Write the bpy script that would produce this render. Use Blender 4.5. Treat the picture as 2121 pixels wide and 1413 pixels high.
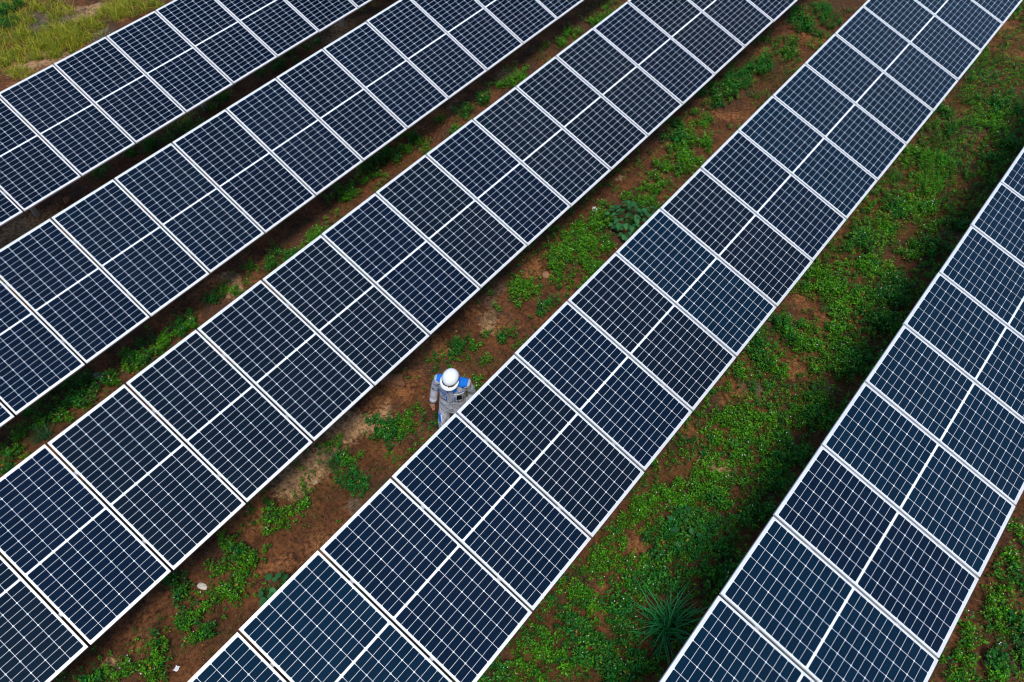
import bpy, bmesh, math, random
import numpy as np
from mathutils import Matrix, Vector
from mathutils.bvhtree import BVHTree

# ------------------------------------------------------------------ scene, camera, light
for o in list(bpy.data.objects): bpy.data.objects.remove(o)
SC = bpy.context.scene
COL = SC.collection
H = 1.65                                   # height of the panels' upper edge above the ground
cam_d = bpy.data.cameras.new('camera'); cam = bpy.data.objects.new('camera', cam_d); COL.objects.link(cam)
CR = Matrix(((0.771262096, 0.634638917, -0.048869456),
             (0.474943158, -0.624900424, -0.619619607),
             (-0.423773260, 0.454678903, -0.783379422)))
m = Matrix(((CR[0][0], -CR[1][0], -CR[2][0]), (CR[0][1], -CR[1][1], -CR[2][1]), (CR[0][2], -CR[1][2], -CR[2][2])))
CAMLOC = Vector((14.5019, -10.9951, 7.831 + H))
cam.matrix_world = Matrix.Translation(CAMLOC) @ m.to_4x4()
cam_d.sensor_width = 36.0; cam_d.lens = 1693.24 / 2121 * 36; cam_d.clip_start = .1; cam_d.clip_end = 3000
SC.camera = cam

SUN_EL, SUN_AZ = math.radians(64), math.radians(129)     # azimuth clockwise from +Y
w = bpy.data.worlds.new('World'); SC.world = w; w.use_nodes = True
nt = w.node_tree; bg = nt.nodes['Background']
sky = nt.nodes.new('ShaderNodeTexSky'); sky.sky_type = 'NISHITA'; sky.sun_disc = False
sky.sun_elevation = SUN_EL; sky.sun_rotation = SUN_AZ; sky.air_density = 1.0; sky.dust_density = .4; sky.ozone_density = 2.5
nt.links.new(sky.outputs[0], bg.inputs[0]); bg.inputs[1].default_value = .14
sd = bpy.data.lights.new('sun', 'SUN'); sd.energy = 2.7; sd.angle = math.radians(17); sd.color = (1, .95, .87)
so = bpy.data.objects.new('sun', sd); COL.objects.link(so)
dirv = Vector((math.sin(SUN_AZ) * math.cos(SUN_EL), math.cos(SUN_AZ) * math.cos(SUN_EL), math.sin(SUN_EL)))
so.rotation_euler = dirv.to_track_quat('Z', 'Y').to_euler(); so.location = (0, 0, 30)
SC.render.engine = 'CYCLES'
SC.view_settings.view_transform = 'Standard'; SC.view_settings.look = 'None'
SC.view_settings.exposure = 0.3; SC.cycles.filter_width = 1.15; SC.view_settings.gamma = 1.0
SC.render.resolution_x = 1024; SC.render.resolution_y = 682

random.seed(4); RNG = np.random.default_rng(11)

# ------------------------------------------------------------------ helpers
def tag(o, label=None, cat=None, group=None, kind=None):
    if label: o['label'] = label
    if cat: o['category'] = cat
    if group: o['group'] = group
    if kind: o['kind'] = kind
    return o

def empty(name, loc=(0, 0, 0), parent=None):
    o = bpy.data.objects.new(name, None); COL.objects.link(o); o.location = loc
    o.empty_display_size = .2
    if parent: o.parent = parent
    return o

def link(name, me, mats=(), parent=None, smooth=False):
    if mats and not isinstance(mats, (list, tuple)): mats = (mats,)
    for mm in mats:
        me.materials.append(mm)
    o = bpy.data.objects.new(name, me); COL.objects.link(o)
    if parent: o.parent = parent
    if smooth:
        me.polygons.foreach_set('use_smooth', [True] * len(me.polygons))
    return o

def mesh_np(name, V, F, tint=None):
    """V (n,3), F (m,k) int -> mesh; tint (n,3) linear colour per vertex"""
    V = np.ascontiguousarray(V, np.float32); F = np.ascontiguousarray(F, np.int32)
    me = bpy.data.meshes.new(name); k = F.shape[1]
    me.vertices.add(len(V)); me.vertices.foreach_set('co', V.ravel())
    me.loops.add(F.size); me.loops.foreach_set('vertex_index', F.ravel())
    me.polygons.add(len(F)); me.polygons.foreach_set('loop_start', np.arange(0, F.size, k, dtype=np.int32))
    if tint is not None:
        a = me.color_attributes.new('tint', 'FLOAT_COLOR', 'POINT')
        c = np.ones((len(V), 4), np.float32); c[:, :3] = tint; a.data.foreach_set('color', c.ravel())
    me.update(calc_edges=True)
    return me

def hash2(ix, iy, s):
    n = (ix.astype(np.int64) * 374761393 + iy.astype(np.int64) * 668265263 + s * 982451653) & 0xffffffff
    n = ((n ^ (n >> 13)) * 1274126177) & 0xffffffff
    return ((n ^ (n >> 16)) & 0xffff) / 65535.0

def vnoise(x, y, s=0):
    ix = np.floor(x); iy = np.floor(y); fx = x - ix; fy = y - iy
    fx = fx * fx * (3 - 2 * fx); fy = fy * fy * (3 - 2 * fy)
    a = hash2(ix, iy, s); b = hash2(ix + 1, iy, s); c = hash2(ix, iy + 1, s); d = hash2(ix + 1, iy + 1, s)
    return (a * (1 - fx) + b * fx) * (1 - fy) + (c * (1 - fx) + d * fx) * fy

def ground_z(x, y):
    x = np.asarray(x, float); y = np.asarray(y, float)
    z = (vnoise(x / 1.7, y / 1.7, 1) - .5) * .10 + (vnoise(x / .55, y / .55, 2) - .5) * .05
    z += (vnoise(x / .17, y / .17, 3) - .5) * .026 + (vnoise(x / .075, y / .075, 4) - .5) * .014
    f = np.clip((30 - np.hypot(x - 7, y)) / 8, 0, 1)
    return z * f

def add_box(bm, lo, hi, M=None):
    vs = [bm.verts.new((x, y, z)) for x in (lo[0], hi[0]) for y in (lo[1], hi[1]) for z in (lo[2], hi[2])]
    for f in ((0, 1, 3, 2), (4, 6, 7, 5), (0, 4, 5, 1), (2, 3, 7, 6), (0, 2, 6, 4), (1, 5, 7, 3)):
        bm.faces.new([vs[i] for i in f])
    if M is not None:
        for v in vs: v.co = M @ v.co
    return vs

def bm_mesh(name, bm, bevel=0):
    if bevel:
        bmesh.ops.bevel(bm, geom=bm.edges[:], offset=bevel, segments=1, affect='EDGES')
    bmesh.ops.recalc_face_normals(bm, faces=bm.faces[:])
    me = bpy.data.meshes.new(name); bm.to_mesh(me); bm.free(); return me

# ------------------------------------------------------------------ materials
class NT:
    def __init__(s, name):
        s.m = bpy.data.materials.new(name); s.m.use_nodes = True; s.t = s.m.node_tree
        s.p = s.t.nodes['Principled BSDF']; s.out = s.t.nodes['Material Output']
    def n(s, typ, **kw):
        nd = s.t.nodes.new('ShaderNode' + typ)
        for k, v in kw.items():
            if k.startswith('i_'):
                key = k[2:]; nd.inputs[int(key) if key.isdigit() else key.replace('_', ' ')].default_value = v
            else: setattr(nd, k, v)
        return nd
    def l(s, a, b): s.t.links.new(a, b)
    def noise(s, scale, detail=4, rough=.55, coord='Object'):
        tc = s.n('TexCoord'); nz = s.n('TexNoise', i_Scale=scale, i_Detail=detail, i_Roughness=rough)
        s.l(tc.outputs[coord], nz.inputs['Vector']); return nz.outputs['Fac']
    def ramp(s, fac, stops):
        r = s.n('ValToRGB'); s.l(fac, r.inputs[0]); e = r.color_ramp.elements
        while len(e) < len(stops): e.new(.5)
        for el, (p, c) in zip(e, stops): el.position = p; el.color = (*c, 1)
        return r.outputs[0]
    def mix(s, fac, a, b, blend='MIX'):
        mx = s.n('Mix', data_type='RGBA', blend_type=blend)
        for sock, v in ((mx.inputs[0], fac), (mx.inputs[6], a), (mx.inputs[7], b)):
            if isinstance(v, bpy.types.NodeSocket): s.l(v, sock)
            elif isinstance(v, (int, float)): sock.default_value = v
            else: sock.default_value = (*v, 1)
        return mx.outputs[2]
    def math(s, op, a, b=0.0):
        mt = s.n('Math', operation=op)
        for sock, v in ((mt.inputs[0], a), (mt.inputs[1], b)):
            if isinstance(v, bpy.types.NodeSocket): s.l(v, sock)
            else: sock.default_value = v
        return mt.outputs[0]
    def bump(s, h, strength=.3, dist=.01):
        b = s.n('Bump', i_Strength=strength, i_Distance=dist); s.l(h, b.inputs['Height']); s.l(b.outputs[0], s.p.inputs['Normal'])
    def set(s, **kw):
        for k, v in kw.items():
            k = k.replace('_', ' ')
            if isinstance(v, bpy.types.NodeSocket): s.l(v, s.p.inputs[k])
            else: s.p.inputs[k].default_value = (*v, 1) if isinstance(v, tuple) and len(v) == 3 else v
        return s

def plain(name, col, rough=.6, var=.12, scale=25, **kw):
    t = NT(name); f = t.noise(scale)
    a = tuple(c * (1 - var) for c in col); b = tuple(min(1, c * (1 + var)) for c in col)
    t.set(Base_Color=t.ramp(f, [(.3, a), (.7, b)]), Roughness=rough, **kw); return t.m

def cell_mat(name, col):
    t = NT(name)
    tc = t.n('TexCoord'); sp = t.n('SeparateXYZ'); t.l(tc.outputs['Object'], sp.inputs[0])
    st = t.math('PINGPONG', sp.outputs[1], .0083); st = t.math('LESS_THAN', st, .00085)
    oi = t.n('ObjectInfo')
    rnd = t.math('MULTIPLY_ADD', oi.outputs['Random'], .3); rnd.node.inputs[2].default_value = .85
    geo = t.n('NewGeometry')
    dn = t.n('TexNoise', i_Scale=1.3, i_Detail=5); t.l(geo.outputs['Position'], dn.inputs['Vector'])
    base = t.mix(1.0, col, rnd, 'MULTIPLY')
    base = t.mix(t.math('MULTIPLY', st, .12), base, (.16, .19, .24))
    dust = t.ramp(dn.outputs['Fac'], [(.42, (0, 0, 0)), (.75, (1, 1, 1))])
    base = t.mix(t.math('MULTIPLY', dust, .006), base, (.33, .30, .27))
    cr = t.math('MULTIPLY_ADD', dn.outputs['Fac'], .10); cr.node.inputs[2].default_value = .03
    t.set(Base_Color=base, Roughness=cr, IOR=1.42, Specular_Tint=(.22, .62, 1.0)); return t.m

M = {}
M['cell'] = [cell_mat('cell_navy', (.0010, .0058, .0150)), cell_mat('cell_black', (.0018, .0050, .0092)),
             cell_mat('cell_blue', (.0007, .0100, .0215)), cell_mat('cell_dark_navy', (.0007, .0046, .0140))]
t = NT('backsheet'); dn = t.noise(6)
t.set(Base_Color=t.ramp(dn, [(.3, (.70, .71, .71)), (.7, (.79, .79, .79))]), Roughness=.5, Coat_Weight=1.0, Coat_IOR=1.42, Coat_Roughness=.06); M['sheet'] = t.m
t = NT('aluminium_frame'); dn = t.noise(14)
t.set(Base_Color=t.ramp(dn, [(.3, (.68, .68, .67)), (.7, (.78, .78, .77))]), Metallic=.25, Roughness=.42); M['frame'] = t.m
t = NT('galvanised_steel'); dn = t.noise(40)
t.set(Base_Color=t.ramp(dn, [(.3, (.30, .31, .31)), (.7, (.46, .47, .47))]), Metallic=.6, Roughness=.5); M['steel'] = t.m
M['concrete'] = plain('concrete', (.36, .34, .30), .9, .2, 18)

t = NT('soil')
geo = t.n('NewGeometry')
def wn(scale, detail=6, rough=.6):
    nz = t.n('TexNoise', i_Scale=scale, i_Detail=detail, i_Roughness=rough); t.l(geo.outputs['Position'], nz.inputs['Vector']); return nz.outputs['Fac']
big, mid, fine, grit = wn(.55), wn(3.2), wn(19, 7, .7), wn(85, 3)
at = t.n('Attribute', attribute_name='tint'); sep = t.n('SeparateColor'); t.l(at.outputs['Color'], sep.inputs[0])
c0 = t.ramp(mid, [(.34, (.026, .011, .006)), (.47, (.085, .031, .012)), (.58, (.15, .054, .019)), (.70, (.25, .098, .036))])
org = t.ramp(fine, [(.3, (.20, .075, .026)), (.7, (.33, .135, .048))])
snd = t.ramp(fine, [(.3, (.36, .20, .095)), (.7, (.50, .30, .15))])
drk = t.ramp(mid, [(.3, (.10, .072, .05)), (.7, (.19, .14, .10))])
edge = t.math('MULTIPLY_ADD', fine, .9); edge.node.inputs[2].default_value = -.45
def soft(ch, k=2.2):
    e = t.math('ADD', sep.outputs[ch], t.math('MULTIPLY', edge, t.math('GREATER_THAN', sep.outputs[ch], .03)))
    mr = t.n('MapRange', interpolation_type='SMOOTHSTEP'); mr.inputs[1].default_value = .12; mr.inputs[2].default_value = .62
    t.l(e, mr.inputs[0]); return mr.outputs[0]
c = t.mix(t.math('MULTIPLY', big, .40), c0, org)
c = t.mix(soft(1), c, org); c = t.mix(soft(0), c, snd); c = t.mix(soft(2), c, drk)
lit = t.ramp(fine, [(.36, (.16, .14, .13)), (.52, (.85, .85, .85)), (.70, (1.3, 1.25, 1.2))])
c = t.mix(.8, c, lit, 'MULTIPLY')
lmask = wn(1.6, 5, .65); lfine = wn(42, 4, .7)
lm = t.ramp(t.math('ADD', lmask, t.math('MULTIPLY', lfine, .35)), [(.70, (0, 0, 0)), (.80, (1, 1, 1))])
sp2 = t.ramp(lfine, [(.38, (.014, .009, .007)), (.6, (.06, .036, .024)), (.74, (.16, .11, .075))])
c = t.mix(t.math('MULTIPLY', lm, .75), c, sp2)
spk = t.ramp(grit, [(.58, (0, 0, 0)), (.70, (1, 1, 1))])
c = t.mix(t.math('MULTIPLY', spk, .28), c, (.42, .24, .13))
t.set(Base_Color=c, Roughness=.95, Specular_IOR_Level=.2)
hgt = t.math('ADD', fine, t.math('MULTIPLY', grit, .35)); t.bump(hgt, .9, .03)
M['soil'] = t.m

def leaf_mat(name, trans=.3, rough=.5):
    t = NT(name); a = t.n('Attribute', attribute_name='tint')
    t.set(Base_Color=a.outputs['Color'], Roughness=rough, Specular_IOR_Level=.25)
    tr = t.n('BsdfTranslucent'); t.l(t.mix(1.0, a.outputs['Color'], (1.25, 1.3, .6), 'MULTIPLY'), tr.inputs[0])
    ms = t.n('MixShader'); ms.inputs[0].default_value = trans
    t.l(t.p.outputs[0], ms.inputs[1]); t.l(tr.outputs[0], ms.inputs[2]); t.l(ms.outputs[0], t.out.inputs[0]); return t.m
M['leaf'] = leaf_mat('weed_leaf'); M['straw'] = leaf_mat('dry_straw', .1, .8); M['petal'] = leaf_mat('petal', .2, .7)
t = NT('pebble'); a = t.n('Attribute', attribute_name='tint'); t.set(Base_Color=a.outputs['Color'], Roughness=.9); M['pebble'] = t.m

# ------------------------------------------------------------------ blobs read on the ground (metres): x, y, radius, density, kind
VEG="1.27,-5.22,0.24,0.7,d;0.75,-6.40,0.23,0.6,d;0.89,-7.06,0.20,0.5,d;0.93,-3.02,0.25,0.6,d;0.86,-4.09,0.25,0.5,d;0.99,-2.02,0.19,0.5,d;1.04,-5.84,0.24,0.6,d;0.95,-4.52,0.22,0.6,l;1.00,-2.56,0.21,0.5,d;0.85,-5.25,0.29,0.6,g;0.83,-0.16,0.15,0.5,g;5.23,-0.30,0.25,1.0,l;5.25,-0.78,0.15,0.7,l;5.20,1.47,0.18,1.0,l;5.18,1.01,0.16,0.9,l;5.32,2.69,0.26,1.0,l;5.29,2.20,0.18,0.8,l;5.17,-1.41,0.19,0.6,d;5.20,-1.86,0.17,0.7,d;4.80,-3.03,0.16,0.7,l;4.93,-2.32,0.13,0.8,l;4.86,-3.59,0.20,0.9,d;5.19,-3.18,0.20,0.9,l;4.91,-4.13,0.16,0.9,l;4.99,-4.39,0.14,0.8,l;5.34,-2.29,0.13,0.7,l;4.91,-4.84,0.21,1.0,l;4.96,-4.65,0.17,1.0,l;5.49,-6.03,0.18,1.0,l;5.25,-6.34,0.19,0.7,d;5.24,-6.69,0.13,0.8,d;5.45,-5.78,0.15,0.8,l;5.12,-6.85,0.13,0.7,l;5.12,-7.44,0.17,0.8,l;5.04,-7.66,0.12,0.7,d;5.12,-8.37,0.18,0.8,d;5.22,-8.53,0.15,0.8,l;5.19,-8.20,0.14,0.8,l;5.08,-9.05,0.19,0.8,d;5.06,-9.29,0.19,1.0,l;5.16,-8.76,0.16,0.9,l;5.20,-9.47,0.15,0.8,l;5.10,-9.65,0.12,0.6,d;4.79,-10.10,0.20,0.8,d;5.14,-10.16,0.19,0.8,d;5.08,-10.51,0.18,0.8,l;5.03,-10.86,0.18,0.7,l;5.21,-11.11,0.15,0.8,l;5.30,-11.23,0.14,0.8,d;4.78,-10.49,0.21,0.6,d;5.08,-9.88,0.14,0.7,d;5.15,0.57,0.14,0.6,g;5.49,-1.92,0.11,0.6,l;5.00,-3.49,0.18,0.9,l;4.84,-3.94,0.18,0.8,d;5.02,-2.87,0.13,0.7,d;8.98,-3.43,0.28,1.1,l;9.23,-3.11,0.20,1.0,l;8.99,-3.82,0.21,1.0,l;9.45,-3.74,0.23,1.0,l;9.03,-4.12,0.15,0.8,l;8.90,-2.51,0.22,1.0,l;9.00,-3.00,0.23,1.1,l;9.18,-1.79,0.23,1.0,l;9.20,-1.08,0.25,1.0,l;9.30,-0.61,0.25,1.0,l;8.84,-0.20,0.22,0.9,d;9.37,-1.86,0.13,0.8,l;8.92,-4.52,0.18,1.0,l;9.40,-4.72,0.13,0.9,d;8.96,-4.76,0.13,0.9,l;8.75,-6.03,0.11,0.9,d;8.80,-6.18,0.10,0.9,d;9.26,-5.52,0.10,1.0,d;9.07,-5.90,0.10,0.8,l;9.30,-6.06,0.08,0.8,l;9.41,-6.40,0.10,0.6,l;8.99,-4.91,0.12,0.7,l;8.70,-4.56,0.12,0.8,l;8.92,-7.85,0.15,0.8,d;9.08,-7.63,0.17,0.9,l;9.11,-7.85,0.16,0.9,d;9.13,-7.40,0.12,0.8,l;9.11,-7.21,0.08,0.8,l;8.99,-8.32,0.12,0.7,l;8.70,-8.36,0.11,0.8,l;9.12,-8.59,0.15,1.2,d;9.38,-8.61,0.14,1.2,d;8.91,-8.48,0.09,1.0,d;8.92,-9.49,0.11,0.8,l;8.85,-9.68,0.11,0.9,l;9.04,-9.19,0.09,0.8,l;9.04,-9.36,0.09,0.8,l;8.85,-10.29,0.13,1.0,d;9.04,-10.30,0.14,1.0,l;8.65,-10.21,0.11,0.9,l;9.00,-10.60,0.13,0.9,l;9.24,-10.49,0.12,1.0,l;8.77,-9.53,0.10,0.8,d;9.05,-9.56,0.09,0.7,l;8.49,-10.97,0.11,1.0,d;8.65,-10.95,0.12,0.9,d;9.01,-11.00,0.13,1.0,l;9.34,-11.04,0.11,0.9,d;9.10,-11.48,0.11,0.9,l;9.06,-11.65,0.11,0.8,l;8.95,-11.87,0.14,0.9,l;8.82,-12.04,0.12,0.9,l;8.97,-11.18,0.09,0.8,d;9.27,-11.13,0.10,0.9,l;8.91,-10.86,0.09,0.8,l;8.96,-11.45,0.08,0.7,d;9.17,-11.79,0.13,0.8,l;8.69,-12.18,0.12,0.7,d;8.73,-10.39,0.10,0.9,l;8.96,-10.12,0.10,0.8,l;8.80,-8.98,0.09,0.5,l;9.09,-5.71,0.09,0.6,l;8.84,-5.19,0.07,0.5,l;8.95,5.19,0.25,1.3,d;9.28,4.96,0.23,1.2,d;8.89,4.47,0.19,0.9,d;9.22,3.42,0.19,0.8,l;8.82,2.04,0.29,1.4,d;8.85,2.55,0.22,1.1,d;8.91,3.00,0.19,0.7,d;8.80,1.55,0.22,1.0,d;8.73,1.13,0.21,0.9,d;8.82,0.56,0.19,0.9,l;9.05,0.03,0.24,1.0,l;9.09,-0.52,0.17,0.8,l;8.90,3.61,0.23,0.6,g;9.30,2.48,0.27,0.7,g;9.27,1.79,0.18,0.6,g;8.63,4.74,0.20,0.9,d;9.20,4.47,0.15,0.9,d;9.35,5.46,0.16,0.7,g;8.42,1.66,0.18,0.6,d;8.54,0.10,0.16,0.7,d;9.26,-0.07,0.14,0.6,l;12.66,-0.29,0.30,0.8,l;12.90,-1.16,0.29,0.8,l;12.52,-0.67,0.22,0.8,d;13.35,-1.32,0.24,1.0,d;13.55,-2.10,0.22,1.0,d;13.63,-2.91,0.20,1.1,d;13.72,-3.56,0.19,1.1,d;13.56,-4.08,0.16,1.0,d;13.47,-4.71,0.19,1.0,d;13.60,-5.23,0.19,1.2,d;13.55,-5.87,0.19,1.1,d;13.28,-6.33,0.23,1.2,d;13.21,-6.77,0.23,1.2,d;13.00,-6.21,0.20,1.0,d;12.89,-6.79,0.20,1.1,d;13.62,-6.68,0.19,1.1,d;13.08,-7.41,0.19,1.1,d;13.04,-7.95,0.22,1.0,d;12.90,-8.41,0.22,0.9,d;12.73,-8.81,0.16,0.8,l;13.25,-8.34,0.19,1.0,d;13.50,-8.14,0.14,1.0,d;12.87,-1.92,0.28,0.9,l;12.41,-1.77,0.29,0.9,l;13.14,-2.64,0.24,0.9,l;12.66,-2.89,0.23,0.9,l;12.45,-3.05,0.18,0.9,d;12.36,-3.45,0.20,0.9,d;12.63,-3.68,0.19,0.8,l;13.26,-3.19,0.20,0.7,l;13.31,-3.87,0.23,0.7,l;12.82,-4.55,0.26,0.8,l;12.59,-4.92,0.19,0.7,l;12.58,-5.40,0.19,0.8,l;12.74,-5.90,0.21,0.9,l;12.70,-6.28,0.22,1.0,l;12.44,-6.65,0.22,1.0,l;12.98,-5.09,0.22,0.7,l;13.35,-5.26,0.18,0.8,l;13.07,-5.74,0.22,0.8,l;12.40,-7.01,0.18,0.9,l;12.47,-7.52,0.17,0.9,l;12.50,-7.95,0.17,0.8,l;12.57,-8.32,0.14,0.8,d;12.49,-8.67,0.14,0.7,l;13.20,-7.17,0.17,1.0,d;12.79,-7.18,0.13,0.8,l;12.65,-7.37,0.14,0.7,l;12.44,-9.05,0.14,0.8,l;12.25,-9.33,0.11,0.9,d;13.23,-1.88,0.21,0.7,l;13.40,-2.88,0.13,0.7,d;12.30,-4.04,0.13,0.7,l;13.27,-4.20,0.15,0.7,l;13.16,-4.67,0.15,0.6,l;12.75,1.82,0.27,1.3,l;12.81,1.25,0.26,1.2,l;12.75,0.62,0.26,1.0,l;12.63,2.54,0.24,0.8,g;13.02,2.17,0.24,0.6,g;13.03,3.50,0.28,0.9,l;13.15,4.11,0.22,0.9,d;12.25,3.28,0.22,0.5,d;12.44,4.14,0.22,0.5,g;13.59,3.07,0.21,0.7,d;12.44,1.75,0.21,0.8,l;12.72,0.31,0.18,0.8,d;13.15,0.63,0.26,0.7,l;13.22,1.25,0.20,0.4,g;13.59,0.68,0.19,0.5,d;13.46,0.04,0.22,0.7,d;13.25,-0.38,0.22,0.7,l;13.47,2.50,0.19,0.6,d;12.26,5.35,0.18,0.5,g;12.44,5.88,0.18,0.4,g;12.66,2.89,0.16,0.6,d;16.30,-5.08,0.18,0.8,l;16.46,-5.24,0.16,0.9,d;16.27,-5.45,0.16,0.8,l;16.20,-5.71,0.16,0.8,l;16.54,-5.64,0.17,0.7,d;16.26,-6.00,0.15,0.7,l;16.18,-6.19,0.12,0.7,l;16.05,-4.54,0.14,0.6,l;16.32,-4.70,0.14,0.7,d;16.12,-4.10,0.11,0.6,l;16.50,-5.94,0.13,0.7,l;-5.13,-5.48,0.46,1.2,g;-5.82,-4.85,0.35,0.8,g;-5.81,-5.22,0.26,1.0,d;-4.20,-5.07,0.45,1.0,g;-4.20,-5.53,0.50,1.1,g;-3.56,-4.86,0.44,0.9,g;-4.95,-4.38,0.30,1.0,g;-5.37,-4.37,0.24,1.0,g;-3.64,-4.45,0.38,1.0,g;-3.86,-3.87,0.32,1.0,g;-3.89,-3.53,0.35,1.0,g;-3.56,-3.30,0.34,1.1,g;-3.36,-2.99,0.23,1.0,g;-3.94,-6.03,0.26,0.7,g;-3.25,-6.08,0.26,0.7,g;-3.40,-6.50,0.25,0.8,g;-3.67,-5.50,0.26,0.9,g;-5.32,-5.37,0.21,1.2,d;-6.02,-4.74,0.14,1.0,d;-3.48,-5.14,0.26,0.9,g;-4.01,-4.46,0.25,0.8,g"
SOIL="-5.13,-5.00,0.30,0.8,k;-4.80,-4.89,0.23,0.7,k;-5.67,-5.00,0.16,0.6,o;-4.38,-4.60,0.21,0.7,k;-4.57,-4.85,0.18,0.6,o;-3.33,-4.28,0.18,0.8,k;-3.29,-4.78,0.15,0.6,o;-3.17,-6.13,0.17,0.6,o;-3.86,-6.19,0.15,0.7,o;-3.11,-6.61,0.13,0.6,o;-3.38,-3.74,0.11,0.6,o;-4.47,-4.17,0.25,0.8,s;-4.43,-3.82,0.16,0.7,s;-4.47,-4.42,0.16,0.8,s;-3.59,-5.89,0.26,0.7,s;-3.32,-5.48,0.20,0.6,s;-3.60,-6.22,0.19,0.5,s;-3.93,-3.38,0.12,0.5,s;1.09,-8.72,0.35,0.8,s;1.06,-8.29,0.23,0.6,o;1.14,-8.98,0.26,0.7,s;1.14,-1.47,0.27,0.6,s;1.09,-0.70,0.24,0.6,o;0.96,-1.02,0.19,0.5,s;4.83,-2.66,0.16,0.7,o;4.95,-2.13,0.17,0.8,o;4.92,-1.68,0.13,0.7,s;5.02,-0.35,0.13,0.6,s;4.84,-1.45,0.13,0.6,o;5.01,-7.26,0.13,0.7,s;4.83,-7.59,0.14,0.7,o;4.90,-8.17,0.14,0.7,o;4.77,-8.39,0.11,0.7,o;4.88,-6.75,0.16,0.5,o;8.45,-8.22,0.20,0.9,s;8.46,-7.96,0.20,0.9,s;8.52,-8.73,0.17,1.0,s;8.51,-9.06,0.17,0.9,s;8.42,-9.36,0.14,0.7,o;8.41,-9.63,0.14,0.8,o;8.35,-9.90,0.14,0.7,o;8.52,-7.45,0.14,0.8,o;8.59,-7.09,0.18,0.7,o;8.43,-6.67,0.17,0.9,o;8.44,-6.38,0.14,0.8,o;8.40,-6.12,0.12,0.7,o;8.26,-7.96,0.11,0.8,s;8.70,-7.72,0.14,0.7,s;8.82,-5.45,0.12,0.7,s;9.08,-5.25,0.13,0.5,o;8.43,-5.51,0.13,0.5,o;8.59,-4.18,0.12,0.7,o;8.52,-3.97,0.09,0.7,o;9.11,-6.48,0.14,0.5,o;8.56,-1.31,0.10,0.6,o;8.36,-0.72,0.12,0.8,o;8.60,-1.52,0.08,0.6,s;8.63,3.32,0.15,0.6,o;9.14,0.97,0.16,0.6,o;9.22,4.22,0.13,0.7,o;12.78,-3.40,0.12,0.8,o;12.37,-2.32,0.11,0.7,o;12.76,-2.47,0.11,0.5,o;12.34,-4.62,0.12,0.6,o;12.33,-5.22,0.10,0.5,o;12.79,-5.51,0.11,0.7,s;12.42,-4.25,0.11,0.6,o;12.73,-7.08,0.09,0.7,o;12.67,-7.20,0.07,0.7,o;12.58,-7.73,0.09,0.6,o;13.31,-3.58,0.14,0.6,k;12.58,-4.13,0.12,0.5,k;12.15,6.84,0.22,0.9,o;12.62,6.01,0.18,0.7,o;12.38,5.04,0.18,0.5,k;12.69,3.25,0.20,0.4,k;13.46,0.44,0.18,0.5,k;13.83,0.05,0.14,0.5,k;8.54,-11.15,0.09,0.6,o;8.51,-11.40,0.11,0.6,o;8.80,-11.47,0.12,0.5,o;8.77,-11.91,0.08,0.7,s;8.60,-5.14,0.15,0.4,k;8.59,-4.77,0.15,0.4,k;9.61,-9.61,0.16,0.5,o;9.28,-10.03,0.12,0.5,o;9.24,-7.70,0.13,0.4,k;9.53,-8.76,0.10,0.5,k;12.86,-6.32,0.07,0.5,k;13.49,-3.94,0.10,0.5,k"
def parse(s):
    out = []
    for it in s.split(';'):
        x, y, r, d, k = it.split(','); out.append((float(x), float(y), float(r), float(d), k))
    return out
VEG = parse(VEG); SOIL = parse(SOIL)

# ------------------------------------------------------------------ ground sheet, fine near the rows and running out to the horizon
def axis(lo, hi, step):
    a = np.arange(lo, hi, step); g = [.1, .3, .7, 1.5, 3, 6, 12, 25, 50, 100, 250, 600, 1400]
    return np.concatenate([[lo - q for q in reversed(g)], a, [a[-1] + q for q in g]])
gx = axis(-8.5, 19.0, .055); gy = axis(-15.5, 13.0, .055)
X, Y = np.meshgrid(gx, gy); Z = ground_z(X, Y)
tint = np.zeros((X.size, 3), np.float32); xf, yf = X.ravel(), Y.ravel()
wx = xf + (vnoise(xf / .35, yf / .35, 21) - .5) * .35; wy = yf + (vnoise(xf / .35, yf / .35, 22) - .5) * .35
for x, y, r, d, k in SOIL:
    ch = {'s': 0, 'o': 1, 'k': 2}[k]; rr = r * 1.9
    near = (np.abs(xf - x) < rr * 1.6) & (np.abs(yf - y) < rr * 1.6)
    q = np.hypot(wx[near] - x, wy[near] - y) / rr
    tint[near, ch] = np.maximum(tint[near, ch], d * np.clip(1.25 - q, 0, 1))
nx, ny = len(gx), len(gy); idx = np.arange(nx * ny).reshape(ny, nx)
F = np.stack([idx[:-1, :-1], idx[:-1, 1:], idx[1:, 1:], idx[1:, :-1]], -1).reshape(-1, 4)
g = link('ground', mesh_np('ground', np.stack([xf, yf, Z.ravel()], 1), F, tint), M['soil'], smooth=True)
tag(g, 'red brown bare soil between the panel rows', 'ground', kind='structure')

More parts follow.
